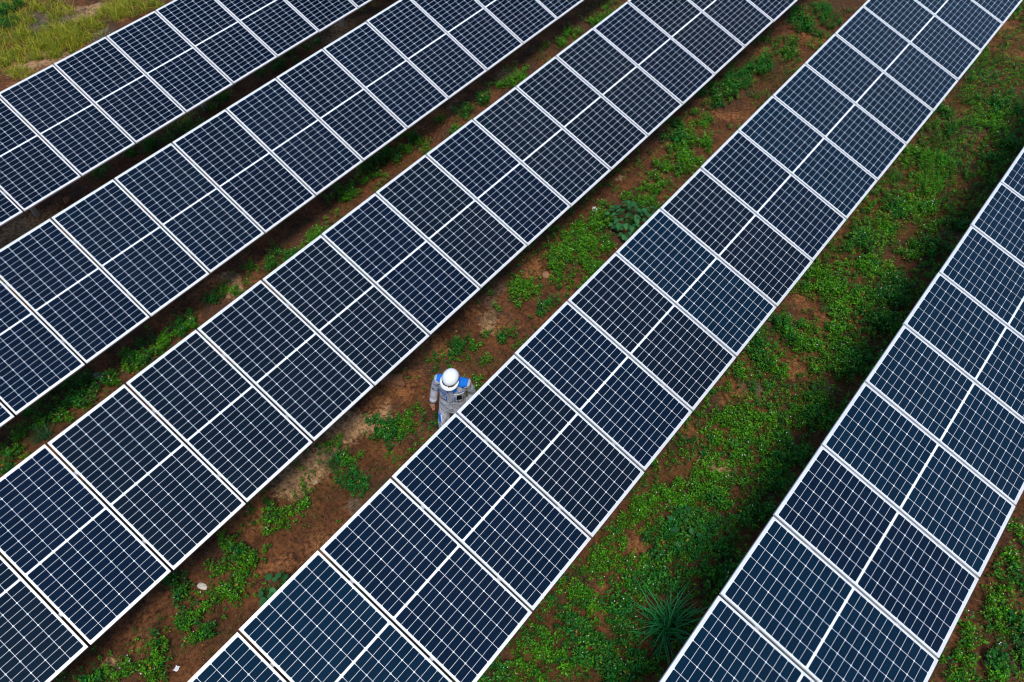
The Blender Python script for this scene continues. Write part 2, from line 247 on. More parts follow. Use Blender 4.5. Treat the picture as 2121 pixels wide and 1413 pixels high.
# ------------------------------------------------------------------ solar panels
P = 1.065; PL = 2.0896; PW = 1.040
ROWS = {   # x of upper edge, y0, z, yaw, slope, tilt(deg), first k, last k (in view), label, group
 'A': (0.0, -7.6406, .0384, .0003, -.0024, 23.22, -2, 7), 'B': (3.4668, -8.7364, -.0276, .0001, -.0003, 24.28, -3, 9),
 'C': (6.9479, -10.8575, -.0171, -.0009, -.0029, 21.80, -2, 13), 'D': (10.3943, -10.8314, -.0073, -.0006, .0022, 20.76, -1, 16),
 'E': (13.8712, -7.6424, .0136, .0011, .0037, 19.37, -1, 8)}
PLAB = {'A': ('dark blue solar panel in the outermost row, beside the open yellowish grass', 'panels of the row beside the open grass'),
 'B': ('dark blue solar panel in the second row behind the worker, next to the outermost row', 'panels of the second row behind the worker'),
 'C': ('dark blue solar panel in the row just behind the worker', 'panels of the row just behind the worker'),
 'D': ('dark blue solar panel in the row that the worker faces', 'panels of the row in front of the worker'),
 'E': ('dark blue solar panel in the row across the wide weedy aisle with the grass tussock', 'panels of the row across the wide weedy aisle')}
LS, LL = .030, .017        # lip of the frame on the short and on the long sides
def frame_mesh():
    bm = bmesh.new(); hx, hy = PL / 2, PW / 2; ix, iy = hx - LS, hy - LL
    rings = []
    for (a, b, z) in ((hx, hy, -.035), (hx, hy, -.0015), (hx - .0015, hy - .0015, 0), (ix, iy, 0), (ix, iy, -.035)):
        rings.append([bm.verts.new((sx * a, sy * b, z)) for sx, sy in ((-1, -1), (1, -1), (1, 1), (-1, 1))])
    for r in range(5):
        A, B = rings[r], rings[(r + 1) % 5]
        for i in range(4):
            j = (i + 1) % 4; bm.faces.new((A[i], A[j], B[j], B[i]))
    return bm_mesh('panel_frame', bm)
ME_FRAME = frame_mesh(); ME_FRAME.materials.append(M['frame'])
bm = bmesh.new(); add_box(bm, (-PL / 2 + LS + .0004, -PW / 2 + LL + .0004, -.007), (PL / 2 - LS - .0004, PW / 2 - LL - .0004, -.002))
ME_SHEET = bm_mesh('laminate', bm); ME_SHEET.materials.append(M['sheet'])
CX = (PL - 2 * LS - .024 - 2 * .006) / 24; CY = (PW - 2 * LL - 2 * .006) / 6; CW, CH = CX - .0034, CY - .0043
CH_ = .0085
def cell_pts(flip):
    a, b, c = CW / 2, CH / 2, CH_
    p = [(-a, -b + c), (-a + c, -b), (a, -b), (a, b), (-a + c, b), (-a, b - c)]
    return [(-x, -y) for x, y in p] if flip else p
def cell_add(V, F, ox, oy, flip, z0=-.0018, z1=-.0012):
    p = cell_pts(flip); n = len(V)
    for z in (z0, z1): V += [(ox + x, oy + y, z) for x, y in p]
    F.append([n + 6 + i for i in range(6)])
    for i in range(6): j = (i + 1) % 6; F.append([n + i, n + j, n + 6 + j, n + 6 + i])
SPOTS = []
for half in (0, 1):
    for i in range(12):
        ox = (-.012 - (11 - i + .5) * CX) if half == 0 else (.012 + (i + .5) * CX)
        for j in range(6): SPOTS.append((ox, (j - 2.5) * CY, i % 2))
ME_CELL = {}; ME_CELLS = {}
for v in range(4):
    for fl in (0, 1):
        V, Fc = [], []; cell_add(V, Fc, 0, 0, fl); me = bpy.data.meshes.new('cell'); me.from_pydata(V, [], Fc); me.materials.append(M['cell'][v]); ME_CELL[v, fl] = me
    V, Fc = [], []
    for ox, oy, fl in SPOTS: cell_add(V, Fc, ox, oy, fl)
    me = bpy.data.meshes.new('cells'); me.from_pydata(V, [], Fc); me.materials.append(M['cell'][v]); ME_CELLS[v] = me

def row_frame(r):
    x, y0, z, yaw, sl, tilt, k0, k1 = ROWS[r]; tt = math.radians(tilt)
    ex = Vector((math.cos(tt), -yaw, -math.sin(tt))).normalized(); ey = Vector((yaw, 1, sl)); ey = (ey - ex * ey.dot(ex)).normalized(); ez = ex.cross(ey)
    def at(s, y, n=0): return Vector((x + y * yaw, y, z + H + y * sl)) + ex * s + ez * n
    return ex, ey, ez, at
FX = 1693.24
def project(p):
    c = CR @ (p - CAMLOC); return 1060.5 + FX * c.x / c.z, 706.5 + FX * c.y / c.z, c.z
ORD = ['', 'next', 'second', 'third', 'fourth', 'fifth', 'sixth', 'seventh', 'eighth', 'ninth', 'tenth', 'eleventh', 'twelfth', 'thirteenth', 'fourteenth', 'fifteenth', 'sixteenth']
def panel_label(r, k):
    if r == 'D':
        if k == 2: return 'solar panel whose upper edge hides the worker\'s legs'
        if k == 3: return 'solar panel whose upper edge hides the worker\'s left arm'
        if k > 3: return 'solar panel in the row the worker faces, %s from him towards the broad-leaved plant' % ORD[k - 2]
        return 'solar panel in the row the worker faces, %s from him away from the broad-leaved plant' % ORD[3 - k]
    if r == 'C':
        if k == 2: return 'solar panel straight behind the worker, its low corner by the red soil clod'
        if k > 2: return 'solar panel behind the worker, %s from the soil clod towards the white plastic scrap' % ORD[k - 2]
        return 'solar panel behind the worker, %s from the soil clod towards the pale concrete lump' % ORD[2 - k]
    if r == 'E':
        if k == -1: return 'solar panel whose upper edge is beside the big grass tussock'
        if k > -1: return 'solar panel across the weedy aisle, %s from the big tussock towards the star-shaped tuft' % ORD[k + 1]
        return 'solar panel across the weedy aisle, %s from the big tussock away from the star-shaped tuft' % ORD[-1 - k]
    return PLAB[r][0]
VAR = {'A': [3, 3, 3], 'B': [3, 0, 3], 'C': [1, 3, 3, 1], 'D': [1, 0, 0, 2], 'E': [2, 2, 0, 2]}  # blue mix of row E paints sky reflection into the cell colour
for r in ROWS:
    ex, ey, ez, at = row_frame(r); x, y0, z, yaw, sl, tilt, k0, k1 = ROWS[r]
    for k in range(k0 - 2, k1 + 3):
        c = at(PL / 2, y0 + (k + .5) * P)
        root = bpy.data.objects.new('solar_panel', None); COL.objects.link(root); root.empty_display_size = .2
        j = [random.gauss(0, 1) for _ in range(4)]
        Mx = Matrix((ex, ey, ez)).transposed() @ (Matrix.Rotation(math.radians(.12 * j[0]), 3, 'X') @ Matrix.Rotation(math.radians(.12 * j[1]), 3, 'Y') @ Matrix.Rotation(math.radians(.05 * j[2]), 3, 'Z'))
        off = ex * (.003 * j[3]) + ez * .001 * abs(j[0])
        root.matrix_world = Matrix.Translation(c + off) @ Mx.to_4x4()
        tag(root, panel_label(r, k), 'solar panel', PLAB[r][1])
        fr = bpy.data.objects.new('frame', ME_FRAME); COL.objects.link(fr); fr.parent = root
        sh = bpy.data.objects.new('laminate', ME_SHEET); COL.objects.link(sh); sh.parent = root
        v = random.choice(VAR[r])
        if r == 'D' and k >= 9: v = 2  # bluer cells at the far end: sky reflection put into the base colour
        u_, v_, dz = project(c)
        inview = -130 < u_ < 2250 and -130 < v_ < 1540
        if inview and dz < 12.6:
            for ox, oy, fl in SPOTS:
                ce = bpy.data.objects.new('cell', ME_CELL[v, fl]); COL.objects.link(ce); ce.parent = sh; ce.location = (ox, oy, 0)
        else:
            ce = bpy.data.objects.new('cells', ME_CELLS[v]); COL.objects.link(ce); ce.parent = sh; ce['kind'] = 'stuff'

# ------------------------------------------------------------------ racks under the rows
RLAB = {'A': 'galvanised steel rack under the panel row beside the open grass', 'B': 'galvanised steel rack under the second panel row behind the worker',
 'C': 'galvanised steel rack under the panel row just behind the worker', 'D': 'galvanised steel rack under the panel row in front of the worker',
 'E': 'galvanised steel rack under the panel row across the wide weedy aisle'}
POST0 = {'A': -.97, 'B': -2.1, 'C': -1.4, 'D': -.6, 'E': -2.3}
for r in ROWS:
    ex, ey, ez, at = row_frame(r); x, y0, z, yaw, sl, tilt, k0, k1 = ROWS[r]
    ya, yb = y0 + (k0 - 2) * P + .05, y0 + (k1 + 3) * P - .05
    rk = empty('mounting_rack', (x + 1, (ya + yb) / 2, 0)); tag(rk, RLAB[r], 'rack', 'steel racks under the panel rows')
    inv = Matrix.Translation(rk.location).inverted(); RM = Matrix((ex, ey, ez)).transposed().to_4x4()
    for s in (.48, 1.61):
        c = at(s, (ya + yb) / 2, -.0355); L = (yb - ya) / 2
        bm = bmesh.new(); Mx = inv @ Matrix.Translation(c) @ RM
        add_box(bm, (-.022, -L, -.003), (.022, L, 0), Mx); add_box(bm, (-.022, -L, -.065), (-.019, L, -.0031), Mx); add_box(bm, (-.0189, -L, -.065), (.022, L, -.062), Mx)
        link('purlin', bm_mesh('purlin', bm), M['steel'], rk)
    n = -6
    while n < 7:
        y = POST0[r] + n * 3.7; n += 1
        if y < ya + .2 or y > yb - .2: continue
        Mx = inv @ Matrix.Translation(at(PL / 2, y, -.1008)) @ RM
        bm = bmesh.new(); add_box(bm, (-.78, -.025, -.075), (.78, .025, 0), Mx); link('rafter', bm_mesh('rafter', bm, .003), M['steel'], rk)
        tc = at(PL / 2, y, -.18); gz = float(ground_z(tc.x, tc.y))
        bm = bmesh.new(); add_box(bm, (tc.x - .05, tc.y - .037, gz - .25), (tc.x + .05, tc.y + .037, tc.z - .02), inv); link('post', bm_mesh('post', bm, .004), M['steel'], rk)
        a = Vector((tc.x + .05, y, .42)); b = at(PL / 2 + .62, y, -.18)
        d = (b - a); q = d.to_track_quat('Z', 'Y').to_matrix().to_4x4()
        bm = bmesh.new(); add_box(bm, (-.02, -.02, 0), (.02, .02, d.length), inv @ Matrix.Translation(a) @ q); link('brace', bm_mesh('brace', bm), M['steel'], rk)

# ------------------------------------------------------------------ weeds: leaf-sized faces grown on many small sprigs
def leaves_of(px, py, pz, h, spread, nl, ll, col, up=.45):
    """sprigs at (px,py,pz): each grows nl leaves of length ll; returns V, F, tint"""
    n = np.maximum(nl.astype(int), 2); I = np.repeat(np.arange(len(px)), n); N = len(I)
    start = np.cumsum(n) - n; j = np.arange(N) - np.repeat(start, n); tf = (j + .5) / n[I]
    az = j * 2.39996 + RNG.uniform(0, 6.28, len(px))[I] + RNG.normal(0, .35, N)
    lean = RNG.normal(0, .25, (len(px), 2))[I]
    rad = spread[I] * RNG.uniform(.15, 1, N) * (1.05 - .75 * tf)
    hz = h[I] * (.25 + .75 * tf) * RNG.uniform(.85, 1.1, N)
    bx = px[I] + lean[:, 0] * hz + np.cos(az) * rad * .5; by = py[I] + lean[:, 1] * hz + np.sin(az) * rad * .5; bz = pz[I] + hz
    el = RNG.normal(up, .5, N) + .25 * tf; L = ll[I] * RNG.uniform(.6, 1.15, N) * (1.1 - .35 * tf); W = L * RNG.uniform(.42, .62, N)
    d = np.stack([np.cos(az) * np.cos(el), np.sin(az) * np.cos(el), np.sin(el)], 1)
    s = np.stack([-np.sin(az), np.cos(az), RNG.normal(0, .5, N)], 1); s /= np.linalg.norm(s, axis=1, keepdims=True)
    up_ = np.cross(d, s); b = np.stack([bx, by, bz], 1)
    mid = b + d * (L * .42)[:, None]; k = (W * .5)[:, None]; fold = up_ * (W * .16)[:, None]
    tip = b + d * L[:, None] - np.array([0, 0, 1]) * (L * .16)[:, None]
    V = np.stack([b, mid + s * k + fold, tip, mid - s * k + fold], 1).reshape(-1, 3)
    o = np.arange(N) * 4
    F = np.concatenate([np.stack([o, o + 1, o + 2], 1), np.stack([o, o + 2, o + 3], 1)])
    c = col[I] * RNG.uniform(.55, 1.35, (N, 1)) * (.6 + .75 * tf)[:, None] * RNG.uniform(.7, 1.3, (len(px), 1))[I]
    yel = (RNG.random(N) < .015)[:, None]; c = np.where(yel, np.array([[.35, .24, .02]]), c)
    return V, F, np.repeat(c, 4, 0)

def blades_of(px, py, pz, length, width, col, nseg=3, el0=1.1, bend=1.2):
    N = len(px); az = RNG.uniform(0, 6.283, N); el = RNG.normal(el0, .25, N); bd = bend * RNG.uniform(.4, 1.3, N)
    s = np.stack([-np.sin(az), np.cos(az), np.zeros(N)], 1); p = np.stack([px, py, pz], 1); V = []
    for q in range(nseg + 1):
        tt = q / nseg; wdt = width * (1 - tt) ** .7 * .5 + .0003
        V += [p - s * wdt[:, None], p + s * wdt[:, None]]
        e = el - bd * (tt + .5 / nseg)
        p = p + np.stack([np.cos(az) * np.cos(e), np.sin(az) * np.cos(e), np.sin(e)], 1) * (length / nseg)[:, None]
    V = np.stack(V, 1); nv = 2 * (nseg + 1); o = (np.arange(N) * nv)[:, None]
    F = np.concatenate([np.stack([o[:, 0] + 2 * q, o[:, 0] + 2 * q + 1, o[:, 0] + 2 * q + 3, o[:, 0] + 2 * q + 2], 1) for q in range(nseg)])
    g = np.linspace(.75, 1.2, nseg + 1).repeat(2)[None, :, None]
    return V.reshape(-1, 3), F, (col[:, None, :] * g).reshape(-1, 3)

def merge(parts):
    V, F, T, o = [], [], [], 0
    for v, f, c in parts:
        V.append(v); F.append(f + o); T.append(c); o += len(v)
    return np.concatenate(V), np.concatenate(F), np.concatenate(T)

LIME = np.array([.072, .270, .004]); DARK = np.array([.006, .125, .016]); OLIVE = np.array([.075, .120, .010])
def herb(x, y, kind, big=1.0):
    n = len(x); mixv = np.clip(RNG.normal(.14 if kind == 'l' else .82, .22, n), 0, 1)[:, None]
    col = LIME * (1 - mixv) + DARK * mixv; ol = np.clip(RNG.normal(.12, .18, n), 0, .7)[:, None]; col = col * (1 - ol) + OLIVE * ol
    sz = RNG.uniform(.65, 1.35, n) * big
    h = (.12 if kind == 'l' else .17) * sz; ll = (.041 if kind == 'l' else .050) * np.clip(sz, .8, 1.4)
    return leaves_of(x, y, ground_z(x, y), h, .062 * sz, RNG.integers(8, 20, n), ll, col)
def clustered(x, y, r, n, per=10):
    k = max(3, int(n / per)); a = RNG.uniform(0, 6.283, k); q = r * 1.15 * np.sqrt(RNG.random(k)); cx = x + np.cos(a) * q; cy = y + np.sin(a) * q
    i = RNG.integers(0, k, n); s = (r * .24 + .012) * (.55 if per > 20 else 1)
    return cx[i] + RNG.normal(0, s, n), cy[i] + RNG.normal(0, s, n)

AISLE = lambda x: 0 if x < 1.6 else 1 if x < 5.2 else 2 if x < 8.3 else 3 if x < 11.9 else 4 if x < 15.6 else 5
ALAB = {0: 'open grass outside the outermost panel row', 1: 'narrow shaded aisle by the outermost row', 2: 'aisle beyond the row behind the worker', 3: 'aisle where the worker walks',
        4: 'wide weedy aisle', 5: 'weedy strip beyond the last panel row'}
cover, grass, flowers = [], [], []
clumps = []
for x, y, r, d, k in VEG:
    area = math.pi * r * r
    if k in 'ld':
        dens = (380 if k == 'l' else 400) * d
        n = max(4, int(dens * area * 1.35)); hx, hy = clustered(x, y, r, n)
        if d >= 1.15: clumps.append((x, y, r, d, k)); continue
        cover.append(herb(hx, hy, k))
        nf = RNG.poisson(n * .08); i = RNG.integers(0, n, nf)
        if nf: flowers.append(np.stack([hx[i], hy[i], np.full(nf, .13 if k == 'l' else .18)], 1))
        n = int(70 * d * area); hx = x + RNG.normal(0, r, n); hy = y + RNG.normal(0, r, n)
        if n: grass.append(blades_of(hx, hy, ground_z(hx, hy), RNG.uniform(.05, .16, n), RNG.uniform(.003, .006, n), OLIVE * RNG.uniform(.5, 1.4, (n, 1))))
    else:
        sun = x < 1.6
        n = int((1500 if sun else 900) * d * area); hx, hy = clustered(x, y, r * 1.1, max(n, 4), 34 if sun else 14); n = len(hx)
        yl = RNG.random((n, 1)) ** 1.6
        col = (np.array([.13, .23, .006]) * (1 - yl) + np.array([.56, .42, .03]) * yl) if sun else (np.array([.03, .09, .014]) * (1 - yl) + np.array([.14, .13, .03]) * yl)  # open grass is yellow-green; sunlight is painted into its brighter, yellower blades
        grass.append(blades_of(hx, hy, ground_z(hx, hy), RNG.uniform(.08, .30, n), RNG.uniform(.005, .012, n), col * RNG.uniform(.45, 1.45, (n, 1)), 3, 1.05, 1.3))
# thin scatter everywhere between the rows
def in_soil(x, y):
    f = np.zeros(len(x))
    for sx, sy, r, d, k in SOIL:
        if k != 'k': f = np.maximum(f, d * np.clip(1.7 - np.hypot(x - sx, y - sy) / r, 0, 1))
    return f
def scatter(n, x0, x1, y0, y1, dens, seed, sc=.6):
    x = RNG.uniform(x0, x1, n); y = RNG.uniform(y0, y1, n)
    keep = RNG.random(n) < np.clip((vnoise(x / sc, y / sc, seed) * .65 + vnoise(x / (sc * .35), y / (sc * .35), seed + 1) * .35 - (1 - dens)) * 4, 0, 1) * (1 - in_soil(x, y))
    return x[keep], y[keep]
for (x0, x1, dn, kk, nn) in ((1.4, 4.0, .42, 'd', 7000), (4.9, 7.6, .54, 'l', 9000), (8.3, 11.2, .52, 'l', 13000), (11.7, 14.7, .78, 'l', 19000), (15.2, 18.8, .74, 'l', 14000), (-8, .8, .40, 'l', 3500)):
    for yy in ((-15, 12.5),):
        x, y = scatter(nn, x0, x1, *yy, dn, int(x0 * 10) + 50); a = RNG.random(len(x)) < .3
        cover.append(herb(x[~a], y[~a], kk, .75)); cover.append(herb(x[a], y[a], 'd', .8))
        i = RNG.random(len(x)) < .05; flowers.append(np.stack([x[i], y[i], np.full(i.sum(), .08)], 1))
    n = int(nn * 2.2); x, y = scatter(n, x0, x1, -15, 12.5, dn, int(x0 * 10) + 80); n = len(x)
    grass.append(blades_of(x, y, ground_z(x, y), RNG.uniform(.04, .15, n), RNG.uniform(.003, .006, n), OLIVE * RNG.uniform(.45, 1.5, (n, 1)), 3, .9))
x, y = scatter(30000, -9, .6, -10, 8, .33, 140, .4); n = len(x); yl = RNG.random((n, 1)) ** 1.5
grass.append(blades_of(x, y, ground_z(x, y), RNG.uniform(.06, .26, n), RNG.uniform(.004, .008, n), (np.array([.12, .19, .01]) * (1 - yl) + np.array([.46, .34, .04]) * yl) * RNG.uniform(.6, 1.3, (n, 1)), 3, 1.0))  # loose blades of the open corner, sunlight also put into their yellow

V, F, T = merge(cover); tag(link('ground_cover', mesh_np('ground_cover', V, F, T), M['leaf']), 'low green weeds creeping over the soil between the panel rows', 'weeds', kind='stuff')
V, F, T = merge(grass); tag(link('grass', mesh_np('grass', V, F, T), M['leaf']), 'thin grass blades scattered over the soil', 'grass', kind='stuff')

# tiny white flowers of the weeds: five-sided cups
fl = np.concatenate(flowers); n = len(fl); fz = ground_z(fl[:, 0], fl[:, 1]) + fl[:, 2] * RNG.uniform(.7, 1.25, n); r = RNG.uniform(.004, .0085, n)
an = np.arange(5) * 1.2566; V = np.zeros((n, 6, 3)); V[:, 0] = np.stack([fl[:, 0], fl[:, 1], fz - .003], 1)
tl = RNG.normal(0, .35, (n, 2))
for q in range(5):
    dx = np.cos(an[q]) * r; dy = np.sin(an[q]) * r; V[:, q + 1] = np.stack([fl[:, 0] + dx, fl[:, 1] + dy, fz + dx * tl[:, 0] + dy * tl[:, 1]], 1)
o = (np.arange(n) * 6)[:, None]; F = np.concatenate([np.concatenate([o, o + 1 + q, o + 1 + (q + 1) % 5], 1) for q in range(5)])
lil = RNG.random((n, 1)); T = np.repeat(np.array([.78, .78, .80]) * (1 - lil * .3) + np.array([.62, .58, .80]) * lil * .3, 6, 0)
tag(link('weed_flowers', mesh_np('weed_flowers', V.reshape(-1, 3), F, T), M['petal']), 'tiny white flowers dotted over the weeds', 'flowers', kind='stuff')

# dry straw lying on the soil
x = RNG.uniform(-8, 18.5, 60000); y = RNG.uniform(-15, 12.5, 60000)
kk = np.zeros(len(x))
for sx, sy, r_, d, k in SOIL:
    if k == 'k': kk = np.maximum(kk, d * np.clip(2.6 - np.hypot(x - sx, y - sy) / r_, 0, 1))
keep = RNG.random(len(x)) < np.clip((vnoise(x / .7, y / .7, 201) - .42) * 1.5, .03, .5) + kk * 1.2; x, y = x[keep], y[keep]; n = len(x)
sc_ = RNG.uniform(.5, 1.3, (n, 1)); col = np.where(RNG.random((n, 1)) < .55, np.array([[.26, .19, .12]]), np.array([[.12, .075, .045]])) * sc_
V, F, T = blades_of(x, y, ground_z(x, y) + .008, RNG.uniform(.04, .20, n), RNG.uniform(.0015, .004, n), col, 2, .12, .35)
tag(link('dry_straw', mesh_np('dry_straw', V, F, T), M['straw']), 'dry straw and thin twigs strewn over the soil', 'straw', kind='stuff')

# pebbles and crumbs of soil
bm = bmesh.new(); bmesh.ops.create_icosphere(bm, subdivisions=1, radius=1); ico = np.array([v.co[:] for v in bm.verts]); icf = np.array([[v.index for v in f.verts] for f in bm.faces]); bm.free()
n = 14000; x = RNG.uniform(-8, 18.5, n); y = RNG.uniform(-15, 12.5, n); s = .004 + .011 * RNG.random(n) ** 4; s[:260] *= 2.2
A = ico[None] * s[:, None, None] * RNG.uniform(.6, 1.3, (n, 1, 3)) * RNG.uniform(.75, 1.2, (n, 12, 1))
a = RNG.uniform(0, 6.28, n); ca, sa = np.cos(a)[:, None], np.sin(a)[:, None]
B = np.stack([A[..., 0] * ca - A[..., 1] * sa + x[:, None], A[..., 0] * sa + A[..., 1] * ca + y[:, None], A[..., 2] * .7 + (ground_z(x, y) + s * .25)[:, None]], -1)
Fp = (icf[None] + (np.arange(n) * 12)[:, None, None]).reshape(-1, 3)
pc = np.where(RNG.random((n, 1)) < .8, np.array([[.23, .10, .045]]), np.array([[.40, .29, .20]])) * RNG.uniform(.5, 1.4, (n, 1))
tag(link('pebbles', mesh_np('pebbles', B.reshape(-1, 3), Fp, np.repeat(pc, 12, 0)), M['pebble']), 'small red brown pebbles and soil crumbs', 'pebbles', kind='stuff')

# ------------------------------------------------------------------ plants that stand out
def plant(name, V, F, T, loc, label, cat, group=None):
    o = link(name, mesh_np(name, V - np.array(loc), F, T), M['leaf']); o.location = loc
    return tag(o, label, cat, group)
for x, y, r, d, k in clumps:
    n = int(330 * math.pi * r * r * d) + 8; a = RNG.uniform(0, 6.28, n); q = r * 1.05 * np.sqrt(RNG.random(n)); hx = x + np.cos(a) * q; hy = y + np.sin(a) * q
    mixv = np.clip(RNG.normal(.25 if k == 'l' else .85, .2, n), 0, 1)[:, None]; col = LIME * (1 - mixv) + DARK * mixv
    hh = (.24 * np.sqrt(np.clip(1.15 - (q / (r * 1.15)) ** 2, .05, 1))) * RNG.uniform(.6, 1.1, n)
    V, F, T = leaves_of(hx, hy, ground_z(hx, hy), hh, np.full(n, .07), RNG.integers(14, 26, n), np.full(n, .034), col)
    ai = AISLE(x); kl = 'bright green' if k == 'l' else 'dark green'
    plant('weed_bush', V, F, T, (x, y, float(ground_z(x, y))), 'dense %s weed bush in the %s' % (kl, ALAB[ai]), 'bush', 'dense %s weed bushes in the %s' % (kl, ALAB[ai]))

def big_leaf(x, y, n, reach, ll, label):
    V, F, T = [], [], []; o = 0; z0 = float(ground_z(x, y))
    for i in range(n):
        az = i * 2.4 + random.uniform(-.3, .3); rr = reach * math.sqrt(random.uniform(.0, 1)); hgt = random.uniform(.16, .34) * (1.1 - .5 * rr / reach)
        b = np.array([x + math.cos(az) * rr, y + math.sin(az) * rr, z0 + hgt]); L = ll * random.uniform(.7, 1.15); W = L * .42
        el = random.uniform(-.5, .15); az += random.uniform(-1.6, 1.6) * (1.2 - rr / reach); d = np.array([math.cos(az) * math.cos(el), math.sin(az) * math.cos(el), math.sin(el)]); s = np.array([-math.sin(az), math.cos(az), random.uniform(-.35, .35)]); s /= np.linalg.norm(s); u = np.cross(d, s)
        prof = [(0, .0), (.08, .7), (.3, 1), (.6, .8), (.85, .4), (1, 0)]; c = np.array([.028, .135, .038]) * random.uniform(.7, 1.35)
        mid = [b + d * L * t_ - np.array([0, 0, 1]) * L * .25 * t_ * t_ for t_, _ in prof]
        rows = []
        for (t_, w_), mm in zip(prof, mid): rows.append((mm + s * W * w_ + u * W * w_ * .3, mm, mm - s * W * w_ + u * W * w_ * .3))
        for a3 in rows: V += list(a3); T += [c, c * 1.25, c]
        for q in range(len(prof) - 1):
            k0 = o + 3 * q; F += [(k0, k0 + 1, k0 + 4, k0 + 3), (k0 + 1, k0 + 2, k0 + 5, k0 + 4)]
        o += 3 * len(prof)
        root = np.array([x, y, z0 - .01]); sd = np.array([-math.sin(az), math.cos(az), 0]) * .0025; cc = np.array([.04, .12, .03])
        V += [root - sd, root + sd, b + sd, b - sd]; T += [cc] * 4; F.append((o, o + 1, o + 2, o + 3)); o += 4
    plant('broadleaf_plant', np.array(V), np.array(F), np.array(T), (x, y, z0), label, 'plant')
big_leaf(9.42, -2.42, 95, .40, .105, 'large dark broad-leaved plant against the panel row in front of the worker')
big_leaf(9.60, -10.2, 11, .15, .11, 'small blue-green plant with a few broad leaves at the panel edge')
big_leaf(13.0, -6.55, 9, .22, .10, 'round-leaved seedling among white flowering weeds by the panel corner')

def tussock(x, y, n, ln, wd, col, label, bend=1.25, spread=.06):
    L_ = RNG.uniform(.35, 1.1, n) ** 1.1; px = x + RNG.normal(0, spread, n); py = y + RNG.normal(0, spread, n)
    V, F, T = blades_of(px, py, ground_z(px, py), L_ * ln, RNG.uniform(.7, 1.2, n) * wd, col * RNG.uniform(.6, 1.35, (n, 1)), 5, 1.15, bend)
    plant('grass_tussock', V, F, T, (x, y, float(ground_z(x, y))), label, 'grass')
tussock(13.43, -7.68, 130, .60, .021, np.array([.022, .20, .05]), 'big dark green grass tussock with long arching blades in the wide aisle')
tussock(8.84, -8.55, 110, .34, .005, np.array([.05, .12, .05]), 'thin grey-green grass tuft on the bare soil in the worker\'s aisle', 1.0)
tussock(12.35, 1.15, 60, .30, .007, np.array([.05, .13, .02]), 'small upright grass tuft near the wide aisle\'s bright weed bush')
tussock(13.1, -4.35, 70, .22, .006, np.array([.03, .15, .03]), 'small star-shaped grass tuft in the middle of the wide aisle', 1.4, .03)
tussock(5.25, -10.75, 90, .34, .008, np.array([.02, .11, .035]), 'dark grass tuft at the foot of the panel row behind the worker')

# ------------------------------------------------------------------ stones and litter
def stone(name, x, y, r, sz, col, label, cat='stone', seed=0, lump=.25, z=.0):
    bm = bmesh.new(); bmesh.ops.create_icosphere(bm, subdivisions=4, radius=1)
    rs = random.Random(seed)
    cuts = [(Vector((rs.gauss(0, 1), rs.gauss(0, 1), rs.gauss(0, 1))).normalized(), rs.uniform(.55, .85)) for _ in range(9)]
    for v in bm.verts:
        p = v.co.copy()
        for nn, dd in cuts:
            q = p.dot(nn)
            if q > dd: p -= nn * (q - dd) * .85
        nz = float(vnoise(np.array(p.x * 3 + seed), np.array(p.y * 3 + p.z * 2), 5)) - .5 + .4 * (float(vnoise(np.array(p.x * 9 + seed), np.array(p.y * 9 + p.z * 7), 6)) - .5)
        p *= 1 + lump * nz; v.co = Vector((p.x * r * sz[0], p.y * r * sz[1], p.z * r * sz[2]))
    me = bm_mesh(name, bm); o = link(name, me, plain(name + '_surface', col, .92, .35, 30), smooth=True)
    o.location = (x, y, float(ground_z(x, y)) + z + r * sz[2] * .35); o.rotation_euler = (0, 0, rs.uniform(0, 6)); return tag(o, label, cat)
stone('soil_clod', 8.50, -7.10, .17, (1.15, .85, .6), (.20, .085, .035), 'large red soil clod at the panel edge behind the worker', 'clod', 3)
stone('stone', 8.96, -4.15, .065, (1.2, .85, .7), (.30, .15, .085), 'flat pinkish stone among bright weeds in the worker\'s aisle', 'stone', 5)
stone('stone', .99, -7.84, .07, (1.1, .9, .6), (.27, .11, .045), 'orange stone in the shade under the outermost panel row', 'stone', 7)
stone('stone', 8.81, -8.90, .035, (1.2, .85, .8), (.40, .27, .17), 'small tan stone on the bare soil below the worker\'s aisle tuft', 'stone', 9)
stone('concrete_lump', 8.76, -10.73, .060, (1.35, .75, .55), (.50, .46, .41), 'broken pale concrete lump among weeds near the panel corner', 'rubble', 12, .15)
stone('stone', 4.92, -9.72, .07, (1.3, .9, .5), (.34, .30, .27), 'pale grey stone half hidden by dark weeds', 'stone', 15)
def rag(x, y, s, label, seed):
    n = 18; rs = np.random.default_rng(seed); u, v = np.meshgrid(np.linspace(-1, 1, n), np.linspace(-1, 1, n))
    zz = (vnoise(u * 2.2 + seed, v * 2.2, 7)) * .9 + vnoise(u * 5 + seed, v * 5, 8) * .4
    xx = u * (1 - .3 * vnoise(v * 2 + seed, u, 9)) ; yy = v * (.6 + .35 * vnoise(u * 2, v + seed, 10))
    V = np.stack([xx * s, yy * s, zz * s * .45], -1).reshape(-1, 3); i = np.arange(n * n).reshape(n, n)
    F = np.stack([i[:-1, :-1], i[:-1, 1:], i[1:, 1:], i[1:, :-1]], -1).reshape(-1, 4)
    o = link('plastic_scrap', mesh_np('plastic_scrap', V, F), M['plastic'], smooth=True); o.location = (x, y, float(ground_z(x, y)) + .004); o.rotation_euler = (0, 0, seed)
    md = o.modifiers.new('thick', 'SOLIDIFY'); md.thickness = .0015
    tag(o, label, 'litter')
M['plastic'] = plain('white_plastic', (.70, .71, .72), .45, .1, 20)
rag(8.68, -2.45, .055, 'crumpled white plastic scrap among weeds near the broad-leaved plant', 2)
rag(9.35, -11.52, .035, 'small white plastic scrap on bare soil beside the low corner', 5)

